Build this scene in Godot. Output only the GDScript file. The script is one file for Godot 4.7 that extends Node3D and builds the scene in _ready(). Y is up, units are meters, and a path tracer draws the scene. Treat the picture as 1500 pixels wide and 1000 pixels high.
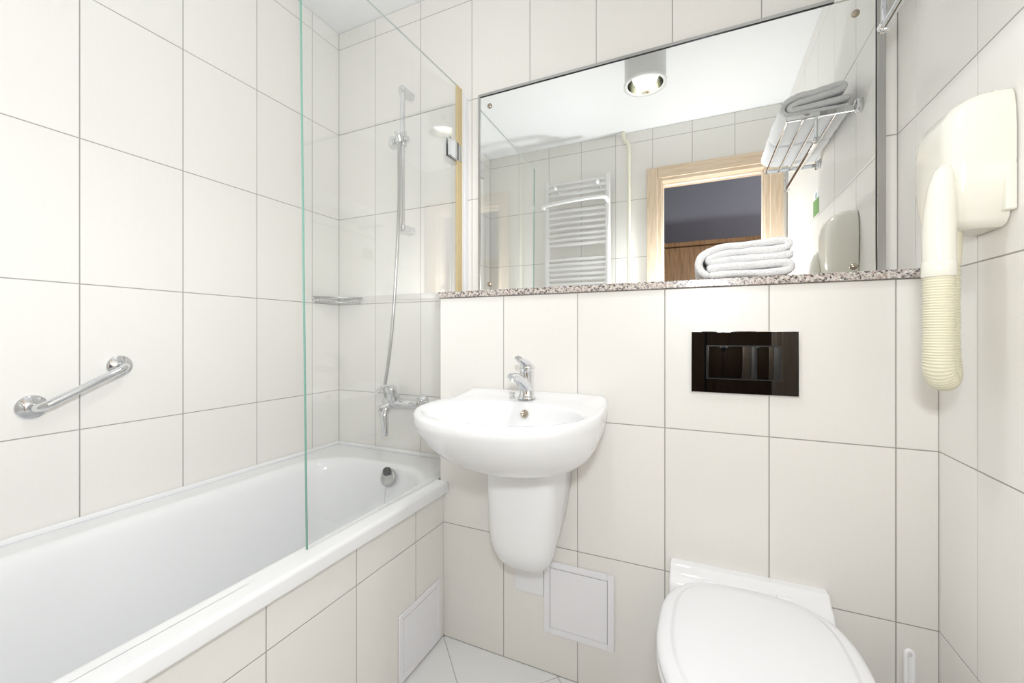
extends Node3D
# Small hotel bathroom. y up, metres. Floor y = 0, tiled back wall z = 0, room towards +z.

const F := 607.2
const XL := -1.551
const XR := 0.485
const ZF := 1.57
const ZB := 0.212
const CEIL := 2.477
const LAMP := Vector3(-0.25, 2.31, 0.75)

var M := {}
var used := {}
var tile_cache := {}
var rng := RandomNumberGenerator.new()
var grain := FastNoiseLite.new()

func _ready() -> void:
	rng.seed = 11
	grain.seed = 4
	grain.frequency = 14.0
	# ---- camera, environment, exposure
	var cam := Camera3D.new()
	cam.name = "camera"
	cam.projection = Camera3D.PROJECTION_FRUSTUM
	cam.near = 0.05
	cam.far = 50.0
	cam.size = 0.05 * 1000.0 / F
	cam.frustum_offset = Vector2(0.0, -10.5 / F * 0.05)
	cam.position = Vector3(0, 1.0615, 1.4445)
	cam.rotation.y = 0.4255
	add_child(cam)
	cam.current = true
	var we := WorldEnvironment.new()
	we.name = "environment"
	var e := Environment.new()
	e.background_mode = Environment.BG_COLOR
	e.background_color = Color(0, 0, 0)
	e.tonemap_mode = Environment.TONE_MAPPER_LINEAR
	e.tonemap_exposure = 1.19
	e.sdfgi_enabled = true
	e.ssao_enabled = true
	e.ssil_enabled = true
	we.environment = e
	add_child(we)
	make_materials()
	build_room()
	build_hall()
	build_tub()
	build_screen()
	build_ledge()
	build_mirror()
	build_basin()
	build_toilet()
	build_flush_plate()
	build_hatches()
	build_dryer()
	build_rack()
	build_grab_bar()
	build_shower()
	build_soap_basket()
	build_radiator()
	build_lamp()
	build_flash()
	build_small()

# ------------------------------------------------------------------ materials
func sm(called: String, c: Color, rough: float, metal := 0.0) -> StandardMaterial3D:
	var m := StandardMaterial3D.new()
	m.resource_name = called
	m.albedo_color = c
	m.roughness = rough
	m.metallic = metal
	m.cull_mode = BaseMaterial3D.CULL_DISABLED
	M[called] = m
	return m

func noise_tex(freq: float, kind: int, cols: Array, pos: Array, sd: int, size := 256, constant := false) -> NoiseTexture2D:
	var n := FastNoiseLite.new()
	n.seed = sd
	n.noise_type = kind
	n.frequency = freq
	if kind == FastNoiseLite.TYPE_CELLULAR:
		n.cellular_return_type = FastNoiseLite.RETURN_CELL_VALUE
		n.cellular_jitter = 1.0
		n.fractal_type = FastNoiseLite.FRACTAL_NONE
	var t := NoiseTexture2D.new()
	t.width = size
	t.height = size
	t.seamless = true
	t.seamless_blend_skirt = 0.05
	t.noise = n
	var g := Gradient.new()
	g.offsets = PackedFloat32Array(pos)
	g.colors = PackedColorArray(cols)
	if constant:
		g.interpolation_mode = Gradient.GRADIENT_INTERPOLATE_CONSTANT
	t.color_ramp = g
	return t

func tri(m: StandardMaterial3D, s: Vector3) -> void:
	m.uv1_triplanar = true
	m.uv1_world_triplanar = true
	m.uv1_scale = s

func make_materials() -> void:
	var streak := noise_tex(0.03, FastNoiseLite.TYPE_SIMPLEX, [Color(0.996, 0.996, 0.995), Color(1, 1, 1)], [0.2, 0.8], 3)
	var tones := [Color(0.953, 0.942, 0.922), Color(0.957, 0.945, 0.926), Color(0.949, 0.939, 0.919)]
	for i in 3:
		var t := sm("tile_%d" % i, tones[i], 0.3)
		t.albedo_texture = streak
		tri(t, Vector3(14, 0.8, 14))
	sm("grout", Color(0.67, 0.655, 0.635), 0.9)
	sm("floor_tile", Color(0.97, 0.97, 0.967), 0.25)
	sm("floor_grout", Color(0.76, 0.755, 0.74), 0.9)
	sm("paint", Color(0.965, 0.967, 0.97), 0.9)
	sm("ceramic", Color(0.97, 0.97, 0.975), 0.06)
	sm("enamel", Color(0.97, 0.972, 0.975), 0.1)
	sm("white_plastic", Color(0.962, 0.962, 0.972), 0.3)
	sm("hatch_plastic", Color(0.968, 0.965, 0.98), 0.35)
	sm("hatch_gap", Color(0.45, 0.44, 0.45), 0.8)
	sm("ivory_plastic", Color(0.945, 0.935, 0.89), 0.16)
	sm("hose_plastic", Color(0.925, 0.905, 0.81), 0.35)
	sm("white_enamel_metal", Color(0.95, 0.95, 0.945), 0.25)
	sm("cream_pipe", Color(0.95, 0.935, 0.86), 0.3)
	sm("chrome", Color(0.88, 0.885, 0.895), 0.05, 1.0)
	sm("satin_metal", Color(0.74, 0.74, 0.735), 0.28, 1.0)
	sm("screw_metal", Color(0.72, 0.68, 0.62), 0.25, 1.0)
	sm("mirror_glass", Color(0.975, 0.98, 0.975), 0.0, 1.0)
	sm("dark_metal", Color(0.24, 0.24, 0.25), 0.3, 1.0)
	sm("gold_seal", Color(0.82, 0.74, 0.56), 0.35)
	sm("black_gloss", Color(0.02, 0.02, 0.022), 0.03)
	sm("dark_plug", Color(0.16, 0.17, 0.18), 0.3)
	sm("hall_paint", Color(0.66, 0.66, 0.70), 0.9)
	sm("hall_floor", Color(0.36, 0.28, 0.2), 0.6)
	sm("seal_strip", Color(0.93, 0.90, 0.85), 0.5)
	var gl := sm("clear_glass", Color(0.78, 0.86, 0.83, 0.022), 0.0)
	gl.transparency = BaseMaterial3D.TRANSPARENCY_ALPHA
	var ge := sm("glass_edge", Color(0.52, 0.71, 0.65), 0.1)
	ge.metallic_specular = 0.6
	var gt := sm("glass_top_edge", Color(0.70, 0.75, 0.72), 0.15)
	gt.metallic_specular = 0.6
	# granite: two sizes of cells
	var gr := sm("granite", Color(1, 1, 1), 0.22)
	gr.albedo_texture = noise_tex(0.11, FastNoiseLite.TYPE_CELLULAR, [Color(0.36, 0.35, 0.36), Color(0.79, 0.76, 0.74), Color(0.72, 0.65, 0.61), Color(0.84, 0.82, 0.80), Color(0.62, 0.60, 0.59), Color(0.88, 0.87, 0.85)], [0.0, 0.12, 0.36, 0.50, 0.74, 0.86], 9, 512, true)
	tri(gr, Vector3(4.2, 4.2, 4.2))
	gr.detail_enabled = true
	gr.detail_blend_mode = BaseMaterial3D.BLEND_MODE_MUL
	gr.detail_uv_layer = BaseMaterial3D.DETAIL_UV_1
	gr.detail_albedo = noise_tex(0.2, FastNoiseLite.TYPE_CELLULAR, [Color(0.62, 0.6, 0.6), Color(1, 1, 1), Color(0.95, 0.92, 0.90)], [0.0, 0.1, 0.6], 21, 512, true)
	# oak
	var oak := sm("oak", Color(1, 1, 1), 0.45)
	oak.albedo_texture = noise_tex(0.02, FastNoiseLite.TYPE_SIMPLEX, [Color(0.85, 0.755, 0.645), Color(0.905, 0.825, 0.73), Color(0.875, 0.785, 0.68)], [0.2, 0.55, 0.85], 5)
	tri(oak, Vector3(6, 0.45, 6))
	var oakh := sm("oak_head", Color(1, 1, 1), 0.45)
	oakh.albedo_texture = oak.albedo_texture
	tri(oakh, Vector3(0.45, 6, 6))
	var wd := sm("wardrobe_wood", Color(1, 1, 1), 0.5)
	wd.albedo_texture = noise_tex(0.02, FastNoiseLite.TYPE_SIMPLEX, [Color(0.54, 0.40, 0.27), Color(0.65, 0.50, 0.35), Color(0.58, 0.44, 0.30)], [0.2, 0.55, 0.85], 8)
	tri(wd, Vector3(5, 0.4, 5))
	# terry cloth
	var tw := sm("terry", Color(0.98, 0.98, 0.985), 0.95)
	tw.rim_enabled = true
	tw.rim = 0.4
	tw.heightmap_enabled = true
	tw.heightmap_scale = 0.14
	tw.heightmap_texture = noise_tex(0.09, FastNoiseLite.TYPE_SIMPLEX, [Color(0, 0, 0), Color(1, 1, 1)], [0.25, 0.75], 31)
	tri(tw, Vector3(9, 9, 9))
	var lampm := sm("lamp_glow", Color(1, 1, 0.97), 0.4)
	lampm.emission_enabled = true
	lampm.emission = Color(1.0, 0.98, 0.9)
	lampm.emission_energy_multiplier = 2.2
	sm("reflector", Color(0.9, 0.9, 0.86), 0.12, 1.0)

# ------------------------------------------------------------------ node helpers
func numbered(called: String) -> String:
	if not used.has(called):
		used[called] = 0
		return called
	used[called] += 1
	return "%s_%03d" % [called, used[called]]

func thing(called: String, label: String, category: String, at := Vector3.ZERO, group := "") -> Node3D:
	var o := Node3D.new()
	o.name = numbered(called)
	o.position = at
	add_child(o)
	tag(o, label, category, group)
	return o

func tag(o: Node3D, label: String, category: String, group := "") -> void:
	o.set_meta("label", label)
	o.set_meta("category", category)
	if group:
		o.set_meta("group", group)

func part(called: String, mesh: Mesh, mat: String, parent: Node3D, at := Vector3.ZERO, label := "") -> MeshInstance3D:
	var o := MeshInstance3D.new()
	o.name = called
	o.mesh = mesh
	o.material_override = M[mat]
	o.position = at
	parent.add_child(o, true)
	if label:
		o.set_meta("label", label)
	return o

func struct(called: String, mesh: Mesh, mat: String, at := Vector3.ZERO, label := "") -> MeshInstance3D:
	var o := part(called, mesh, mat, self, at, label)
	o.set_meta("kind", "structure")
	return o

# ------------------------------------------------------------------ mesh helpers
class MB:
	var st := SurfaceTool.new()
	func _init() -> void:
		st.begin(Mesh.PRIMITIVE_TRIANGLES)
	func tri(a: Vector3, b: Vector3, c: Vector3, g := 0) -> void:
		if a.is_equal_approx(b) or b.is_equal_approx(c) or a.is_equal_approx(c):
			return
		for v in [a, b, c]:
			st.set_smooth_group(g)
			st.add_vertex(v)
	func quad(a: Vector3, b: Vector3, c: Vector3, d: Vector3, g := 0) -> void:
		tri(a, b, c, g)
		tri(a, c, d, g)
	func done() -> ArrayMesh:
		st.generate_normals()
		st.index()
		return st.commit()

const FLAT := 0xFFFFFFFF

func xf(at: Vector3, rot := Vector3.ZERO) -> Transform3D:
	return Transform3D(Basis.from_euler(rot), at)

func join(list: Array) -> ArrayMesh:
	var st := SurfaceTool.new()
	st.begin(Mesh.PRIMITIVE_TRIANGLES)
	for it in list:
		st.append_from(it[0], 0, it[1])
	return st.commit()

# box between two corners with chamfered edges
func cbox(a: Vector3, b: Vector3, bev := 0.001) -> ArrayMesh:
	var lo := a.min(b)
	var hi := a.max(b)
	var c := (lo + hi) * 0.5
	var h := (hi - lo) * 0.5
	bev = minf(bev, minf(h.x, minf(h.y, h.z)) * 0.9)
	return rbox_at(c, h, bev, 1)

# rounded box: seg 1 gives a chamfer
func rbox_at(c: Vector3, h: Vector3, r: float, seg := 4) -> ArrayMesh:
	var mb := MB.new()
	var inner := h - Vector3(r, r, r)
	var ts := []
	for i in seg + 1:
		ts.append([-1.0, tan(deg_to_rad(-45.0 + 45.0 * i / seg))])
	for i in seg + 1:
		ts.append([1.0, tan(deg_to_rad(45.0 * i / seg))])
	if seg == 1:
		ts = [[-1.0, 0.0], [1.0, 0.0]]
	var axes := [[0, 1, 2], [1, 2, 0], [2, 0, 1]]
	for ax in axes:
		for s in [-1.0, 1.0]:
			var pts := []
			for u in ts:
				var row := []
				for v in ts:
					var d := Vector3.ZERO
					d[ax[0]] = s
					d[ax[1]] = u[1]
					d[ax[2]] = v[1]
					d = d.normalized()
					var p := Vector3.ZERO
					p[ax[0]] = s * inner[ax[0]]
					p[ax[1]] = u[0] * inner[ax[1]]
					p[ax[2]] = v[0] * inner[ax[2]]
					row.append(c + p + d * r)
				pts.append(row)
			for i in pts.size() - 1:
				for j in pts.size() - 1:
					var g: int = 0 if seg > 1 else FLAT
					if s < 0:
						mb.quad(pts[i][j], pts[i + 1][j], pts[i + 1][j + 1], pts[i][j + 1], g)
					else:
						mb.quad(pts[i][j], pts[i][j + 1], pts[i + 1][j + 1], pts[i + 1][j], g)
	if seg == 1:
		# chamfer strips and corners
		var n := [Vector3(1, 0, 0), Vector3(0, 1, 0), Vector3(0, 0, 1)]
		for k in 3:
			var a: Vector3 = n[k]
			var b: Vector3 = n[(k + 1) % 3]
			var l: Vector3 = n[(k + 2) % 3]
			for sa in [-1.0, 1.0]:
				for sb in [-1.0, 1.0]:
					var base: Vector3 = c + a * sa * inner[k] + b * sb * inner[(k + 1) % 3]
					var e0: Vector3 = base - l * inner[(k + 2) % 3]
					var e1: Vector3 = base + l * inner[(k + 2) % 3]
					if sa * sb > 0:
						mb.quad(e0 + a * sa * r, e1 + a * sa * r, e1 + b * sb * r, e0 + b * sb * r, FLAT)
					else:
						mb.quad(e0 + a * sa * r, e0 + b * sb * r, e1 + b * sb * r, e1 + a * sa * r, FLAT)
		for sx in [-1.0, 1.0]:
			for sy in [-1.0, 1.0]:
				for sz in [-1.0, 1.0]:
					var q := c + Vector3(sx * inner.x, sy * inner.y, sz * inner.z)
					var px := q + Vector3(sx * r, 0, 0)
					var py := q + Vector3(0, sy * r, 0)
					var pz := q + Vector3(0, 0, sz * r)
					if sx * sy * sz > 0:
						mb.tri(px, pz, py, FLAT)
					else:
						mb.tri(px, py, pz, FLAT)
	return mb.done()

# skin over rings of equal point count
func loft(rings: Array, closed := true, cap0 := false, cap1 := false, flip := false) -> ArrayMesh:
	var mb := MB.new()
	var n: int = rings[0].size()
	for i in rings.size() - 1:
		for j in (n if closed else n - 1):
			var k := (j + 1) % n
			if flip:
				mb.quad(rings[i][j], rings[i][k], rings[i + 1][k], rings[i + 1][j])
			else:
				mb.quad(rings[i][j], rings[i + 1][j], rings[i + 1][k], rings[i][k])
	for side in 2:
		if (side == 0 and cap0) or (side == 1 and cap1):
			var r: Array = rings[0] if side == 0 else rings[-1]
			var m := Vector3.ZERO
			for p in r:
				m += p
			m /= r.size()
			for j in n:
				if (side == 0) != flip:
					mb.tri(m, r[j], r[(j + 1) % n], 1 + side)
				else:
					mb.tri(m, r[(j + 1) % n], r[j], 1 + side)
	return mb.done()

# lathe about y: profile of (radius, y)
func lathe(prof: Array, seg := 32, caps := true) -> ArrayMesh:
	var rings := []
	for p in prof:
		var r := []
		for j in seg:
			var a := TAU * j / seg
			r.append(Vector3(cos(a) * p[0], p[1], sin(a) * p[0]))
		rings.append(r)
	return loft(rings, true, caps and prof[0][0] > 0.0, caps and prof[-1][0] > 0.0)

# the same about any axis
func lathe_to(prof: Array, at: Vector3, dir: Vector3, seg := 32) -> ArrayMesh:
	return join([[lathe(prof, seg), Transform3D(basis_y(dir), at)]])

func basis_y(dir: Vector3) -> Basis:
	var y := dir.normalized()
	var x := y.cross(Vector3(0, 0, 1)) if absf(y.z) < 0.9 else y.cross(Vector3(1, 0, 0))
	x = x.normalized()
	return Basis(x, y, x.cross(y))

func smooth_path(pts: Array, per := 6) -> Array:
	var out := []
	for i in pts.size() - 1:
		var a = pts[maxi(i - 1, 0)]
		var b = pts[i]
		var c = pts[i + 1]
		var d = pts[mini(i + 2, pts.size() - 1)]
		for k in per:
			out.append(b.cubic_interpolate(c, a, d, float(k) / per))
	out.append(pts[-1])
	return out

func tube(path: Array, rad: Variant, seg := 14, squash := Vector2.ONE) -> ArrayMesh:
	var rings := []
	var side := Vector3.ZERO
	for i in path.size():
		var t: Vector3 = (path[mini(i + 1, path.size() - 1)] - path[maxi(i - 1, 0)]).normalized()
		if side == Vector3.ZERO:
			side = t.cross(Vector3(0, 1, 0)) if absf(t.y) < 0.95 else t.cross(Vector3(0, 0, 1))
		side = (side - t * side.dot(t)).normalized()
		var up := t.cross(side)
		var r: float = rad[i] if rad is Array else rad
		var ring := []
		for j in seg:
			var a := -TAU * j / seg
			ring.append(path[i] + (side * cos(a) * squash.x + up * sin(a) * squash.y) * r)
		rings.append(ring)
	return loft(rings, true, true, true)

func rod(a: Vector3, b: Vector3, r: float, seg := 14) -> ArrayMesh:
	return tube([a, b], r, seg)

# rounded rectangle ring in the xz plane
func rrect(x0: float, x1: float, z0: float, z1: float, r: float, y: float, n := 8) -> Array:
	var out := []
	var cs := [[x1 - r, z1 - r, 0.0], [x0 + r, z1 - r, PI / 2], [x0 + r, z0 + r, PI], [x1 - r, z0 + r, PI * 1.5]]
	for c in cs:
		for k in n + 1:
			var a: float = c[2] + PI / 2 * k / n
			out.append(Vector3(c[0] + cos(a) * r, y, c[1] + sin(a) * r))
	return out

# flat plate from a 2D outline, in a frame (u, v, n), with a small edge bevel
func plate(poly: Array, u: Vector3, v: Vector3, n: Vector3, t: float, bev := 0.001) -> ArrayMesh:
	var mb := MB.new()
	var c := Vector2.ZERO
	for p in poly:
		c += p
	c /= poly.size()
	var ins := []
	for p in poly:
		ins.append(p - (p - c).normalized() * bev * 1.3)
	var P := func(p: Vector2, d: float) -> Vector3: return u * p.x + v * p.y + n * d
	var k := poly.size()
	for j in k:
		var i := (j + 1) % k
		mb.quad(P.call(ins[j], t), P.call(ins[i], t), P.call(poly[i], t - bev), P.call(poly[j], t - bev), FLAT)
		mb.quad(P.call(poly[j], t - bev), P.call(poly[i], t - bev), P.call(poly[i], 0.0), P.call(poly[j], 0.0), FLAT)
		mb.tri(P.call(c, t), P.call(ins[i], t), P.call(ins[j], t), FLAT)
	return mb.done()

func towel_band(path: Array, th: float, l0: float, l1: float, axis_z := true, amp := 0.0048) -> ArrayMesh:
	var p := smooth_path(path, 5)
	var slices := [[0.0, 0.35], [0.0, 0.35], [0.004, 0.72], [0.01, 0.93], [0.02, 1.0]]
	var L := l1 - l0
	var ss := []
	for s in slices.slice(1):
		ss.append([l0 + s[0], s[1]])
	var n := 8
	for k in range(1, n):
		ss.append([lerpf(l0 + 0.02, l1 - 0.02, float(k) / n), 1.0])
	for k in range(slices.size() - 1, 0, -1):
		ss.append([l1 - slices[k][0], slices[k][1]])
	var rings := []
	for s in ss:
		var le := []
		var ri := []
		for i in p.size():
			var t: Vector2 = (p[mini(i + 1, p.size() - 1)] - p[maxi(i - 1, 0)]).normalized()
			var nn: Vector2 = Vector2(-t.y, t.x) * th * 0.5 * s[1]
			le.append(p[i] + nn)
			ri.append(p[i] - nn)
		var ring := []
		for q in le:
			ring.append(q)
		var te: Vector2 = (p[-1] - p[-2]).normalized() * th * 0.4 * s[1]
		ring.append(p[-1] + te + (le[-1] - p[-1]) * 0.6)
		ring.append(p[-1] + te + (ri[-1] - p[-1]) * 0.6)
		for i in range(ri.size() - 1, -1, -1):
			ring.append(ri[i])
		var tb: Vector2 = (p[0] - p[1]).normalized() * th * 0.4 * s[1]
		ring.append(p[0] + tb + (ri[0] - p[0]) * 0.6)
		ring.append(p[0] + tb + (le[0] - p[0]) * 0.6)
		var out := []
		for q in ring:
			var w := Vector3(q.x, q.y, s[0])
			w += Vector3(grain.get_noise_3dv(w), grain.get_noise_3dv(w + Vector3(5, 0, 0)), grain.get_noise_3dv(w + Vector3(0, 9, 0))) * amp
			out.append(w)
		rings.append(out)
	var mb := MB.new()
	var m: int = rings[0].size()
	for i in rings.size() - 1:
		for j in m:
			var k := (j + 1) % m
			mb.quad(rings[i][j], rings[i + 1][j], rings[i + 1][k], rings[i][k])
	var np := p.size()
	for side in 2:
		var r: Array = rings[0] if side == 0 else rings[-1]
		for i in np - 1:
			var a: Vector3 = r[i]
			var b: Vector3 = r[i + 1]
			var c: Vector3 = r[np + 2 + np - 2 - i]
			var d: Vector3 = r[np + 2 + np - 1 - i]
			if side == 0:
				mb.quad(a, b, c, d)
			else:
				mb.quad(d, c, b, a)
		if side == 0:
			mb.quad(r[np - 1], r[np], r[np + 1], r[np + 2])
			mb.quad(r[0], r[-3], r[-2], r[-1])
		else:
			mb.quad(r[np + 2], r[np + 1], r[np], r[np - 1])
			mb.quad(r[-1], r[-2], r[-3], r[0])
	return mb.done()

# ------------------------------------------------------------------ tiles
func tile_mesh(w: float, h: float) -> ArrayMesh:
	var key := "%d_%d" % [roundi(w * 2000), roundi(h * 2000)]
	if not tile_cache.has(key):
		var mb := MB.new()
		var b := 0.0005
		var x := w / 2
		var y := h / 2
		var o := [Vector3(-x, -y, -b), Vector3(x, -y, -b), Vector3(x, y, -b), Vector3(-x, y, -b)]
		var i := [Vector3(-x + b, -y + b, 0), Vector3(x - b, -y + b, 0), Vector3(x - b, y - b, 0), Vector3(-x + b, y - b, 0)]
		var dn := Vector3(0, 0, -0.004)
		mb.quad(i[3], i[2], i[1], i[0], FLAT)
		for k in 4:
			var n := (k + 1) % 4
			mb.quad(i[k], i[n], o[n], o[k], FLAT)
			mb.quad(o[k], o[n], o[n] + dn, o[k] + dn, FLAT)
		tile_cache[key] = mb.done()
	return tile_cache[key]

# tiles on a plane: point(u, v) = org + U*u + V*v, facing N; holes are Rect2 in (u, v)
func lay_tiles(parent: Node3D, org: Vector3, U: Vector3, V: Vector3, us: Array, vs: Array, holes := []) -> void:
	var N := U.cross(V)
	var g := 0.0014
	for iu in us.size() - 1:
		for iv in vs.size() - 1:
			var rects := [Rect2(us[iu] + g, vs[iv] + g, us[iu + 1] - us[iu] - 2 * g, vs[iv + 1] - vs[iv] - 2 * g)]
			for hole: Rect2 in holes:
				var next := []
				for r: Rect2 in rects:
					if not r.intersects(hole):
						next.append(r)
						continue
					var q := r.intersection(hole)
					if q.position.y > r.position.y:
						next.append(Rect2(r.position.x, r.position.y, r.size.x, q.position.y - r.position.y))
					if q.end.y < r.end.y:
						next.append(Rect2(r.position.x, q.end.y, r.size.x, r.end.y - q.end.y))
					if q.position.x > r.position.x:
						next.append(Rect2(r.position.x, q.position.y, q.position.x - r.position.x, q.size.y))
					if q.end.x < r.end.x:
						next.append(Rect2(q.end.x, q.position.y, r.end.x - q.end.x, q.size.y))
				rects = next
			for r: Rect2 in rects:
				if r.size.x < 0.006 or r.size.y < 0.006:
					continue
				var o := MeshInstance3D.new()
				o.name = "tile"
				o.mesh = tile_mesh(r.size.x, r.size.y)
				o.material_override = M["tile_%d" % rng.randi_range(0, 2)]
				var c := r.get_center()
				o.transform = Transform3D(Basis(U, V, N), org + U * c.x + V * c.y + N * rng.randf_range(-0.0002, 0.0002) - parent.position)
				parent.add_child(o, true)

func cuts(a: float, b: float, first: float, step: float) -> Array:
	var out := [a]
	var x := first
	while x < b - 0.004:
		if x > a + 0.004:
			out.append(x)
		x += step
	out.append(b)
	return out

func build_room() -> void:
	var rows := cuts(0.0, CEIL, 0.4, 0.4)
	var gd := 0.0009   # grout lies this far behind the tile faces
	var T := 0.12
	# left wall
	var w := struct("wall_left", cbox(Vector3(XL - T, 0, -T), Vector3(XL - gd, CEIL, ZF + T), 0.0005), "grout", Vector3.ZERO, "cream tiled wall along the bathtub")
	lay_tiles(w, Vector3(XL, 0, ZF), Vector3(0, 0, -1), Vector3(0, 1, 0), mirrored(cuts(0.0, ZF, 0.1477, 0.25), ZF), rows)
	# back wall, with the part behind the boxed-in cistern left untiled
	w = struct("wall_back", cbox(Vector3(XL - gd, 0, -T), Vector3(XR + gd, CEIL, -gd), 0.0005), "grout", Vector3.ZERO, "cream tiled wall behind the shower and the mirror")
	lay_tiles(w, Vector3.ZERO, Vector3(1, 0, 0), Vector3(0, 1, 0), cuts(XL, XR, -1.3308, 0.25), rows, [Rect2(-0.826, -0.1, 2.0, 1.28)])
	# boxed-in lower wall
	var bx := -0.838
	w = struct("wall_cistern", cbox(Vector3(bx + gd, 0, -gd), Vector3(XR + gd, 1.1885, ZB - gd), 0.0005), "grout", Vector3.ZERO, "cream tiled boxed-in lower wall under the granite ledge")
	lay_tiles(w, Vector3(0, 0, ZB), Vector3(1, 0, 0), Vector3(0, 1, 0), cuts(bx, XR, -0.5892, 0.25), [0.0, 0.4, 0.8, 1.188])
	lay_tiles(w, Vector3(bx, 0, 0), Vector3(0, 0, 1), Vector3(0, 1, 0), [0.0, ZB - 0.004], [0.56, 0.8, 1.188])
	# right wall
	w = struct("wall_right", cbox(Vector3(XR + gd, 0, -T), Vector3(XR + T, CEIL, ZF + T), 0.0005), "grout", Vector3.ZERO, "cream tiled wall carrying the hair dryer and towel rack")
	lay_tiles(w, Vector3(XR, 0, 0), Vector3(0, 0, 1), Vector3(0, 1, 0), cuts(0.0, ZF, 0.1011, 0.25), rows)
	# front wall with the doorway
	w = struct("wall_front", join([
		[cbox(Vector3(XL, 0, ZF + gd), Vector3(-0.27, CEIL, ZF + 0.12), 0.0005), Transform3D()],
		[cbox(Vector3(0.405, 0, ZF + gd), Vector3(XR + gd, CEIL, ZF + 0.12), 0.0005), Transform3D()],
		[cbox(Vector3(-0.27, 2.13, ZF + gd), Vector3(0.405, CEIL, ZF + 0.12), 0.0005), Transform3D()]]), "grout", Vector3.ZERO, "cream tiled wall with the doorway, seen in the mirror")
	lay_tiles(w, Vector3(0, 0, ZF), Vector3(-1, 0, 0), Vector3(0, 1, 0), mirrored(cuts(XL, XR, -1.296, 0.25), 0.0), rows, [Rect2(-0.405, -0.1, 0.675, 2.23)])
	# ceiling
	struct("ceiling", cbox(Vector3(XL - T, CEIL, -T), Vector3(XR + T, CEIL + T, ZF + T), 0.0005), "paint", Vector3.ZERO, "plain white ceiling")
	# floor with diagonal tiles
	var f := struct("floor", cbox(Vector3(XL - T, -0.1, -T), Vector3(XR + T, -gd, ZF + T), 0.0005), "floor_grout", Vector3.ZERO, "white floor tiles laid diagonally")
	var s := 0.2965
	var room := PackedVector2Array([Vector2(-0.823, ZB), Vector2(XR, ZB), Vector2(XR, ZF), Vector2(-0.823, ZF)])
	var o0 := Vector2(-0.401, ZB + 0.004)
	for i in range(-8, 9):
		for j in range(-8, 9):
			var q := PackedVector2Array()
			for c in [Vector2(0, 0), Vector2(1, 0), Vector2(1, 1), Vector2(0, 1)]:
				var a: Vector2 = Vector2(i, j) * s + c * s
				a.x += 0.0012 if c.x == 0 else -0.0012
				a.y += 0.0012 if c.y == 0 else -0.0012
				q.append(o0 + a.rotated(PI / 4))
			for cut in Geometry2D.intersect_polygons(q, room):
				if cut.size() < 3 or absf(area2(cut)) < 0.0004:
					continue
				var poly := Array(cut)
				if area2(cut) < 0:
					poly.reverse()
				part("floor_tile", plate(poly, Vector3(1, 0, 0), Vector3(0, 0, 1), Vector3(0, 1, 0), 0.0036, 0.0008), "floor_tile", f, Vector3(0, -0.0036, 0))
	# tiled bath front
	w = struct("wall_tub", cbox(Vector3(-0.86, 0, ZB + 0.0005), Vector3(-0.823 - gd, 0.507, ZF), 0.0005), "grout", Vector3.ZERO, "cream tiled front of the bathtub")
	lay_tiles(w, Vector3(-0.823, 0, ZF), Vector3(0, 0, -1), Vector3(0, 1, 0), mirrored(cuts(ZB, ZF, 0.369, 0.25), ZF), [0.0, 0.4, 0.507])
	# doorway seen in the mirror
	var d := Node3D.new()
	d.name = "door_1"
	add_child(d)
	d.set_meta("kind", "structure")
	d.set_meta("label", "light oak door frame, seen in the mirror")
	var zc := ZF - 0.018
	part("casing", cbox(Vector3(-0.331, 0, zc), Vector3(-0.262, 2.196, ZF + 0.001), 0.003), "oak", d)
	part("casing", cbox(Vector3(0.393, 0, zc), Vector3(0.462, 2.196, ZF + 0.001), 0.003), "oak", d)
	part("casing", cbox(Vector3(-0.261, 2.12, zc), Vector3(0.392, 2.196, ZF + 0.001), 0.003), "oak_head", d)
	part("jamb", cbox(Vector3(-0.268, 0, zc + 0.006), Vector3(-0.236, 2.118, ZF + 0.14), 0.002), "oak", d)
	part("jamb", cbox(Vector3(0.367, 0, zc + 0.006), Vector3(0.399, 2.118, ZF + 0.14), 0.002), "oak", d)
	part("jamb", cbox(Vector3(-0.235, 2.098, zc + 0.006), Vector3(0.366, 2.128, ZF + 0.14), 0.002), "oak_head", d)
	part("seal", cbox(Vector3(-0.236, 0, ZF + 0.05), Vector3(-0.226, 2.098, ZF + 0.075), 0.002), "seal_strip", d)
	part("seal", cbox(Vector3(0.357, 0, ZF + 0.05), Vector3(0.367, 2.098, ZF + 0.075), 0.002), "seal_strip", d)
	part("seal", cbox(Vector3(-0.225, 2.088, ZF + 0.05), Vector3(0.356, 2.098, ZF + 0.075), 0.002), "seal_strip", d)

func area2(p: PackedVector2Array) -> float:
	var a := 0.0
	for i in p.size():
		a += p[i].cross(p[(i + 1) % p.size()])
	return a * 0.5

func mirrored(c: Array, about: float) -> Array:
	var out := []
	for k in range(c.size() - 1, -1, -1):
		out.append(about - c[k])
	return out

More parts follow.
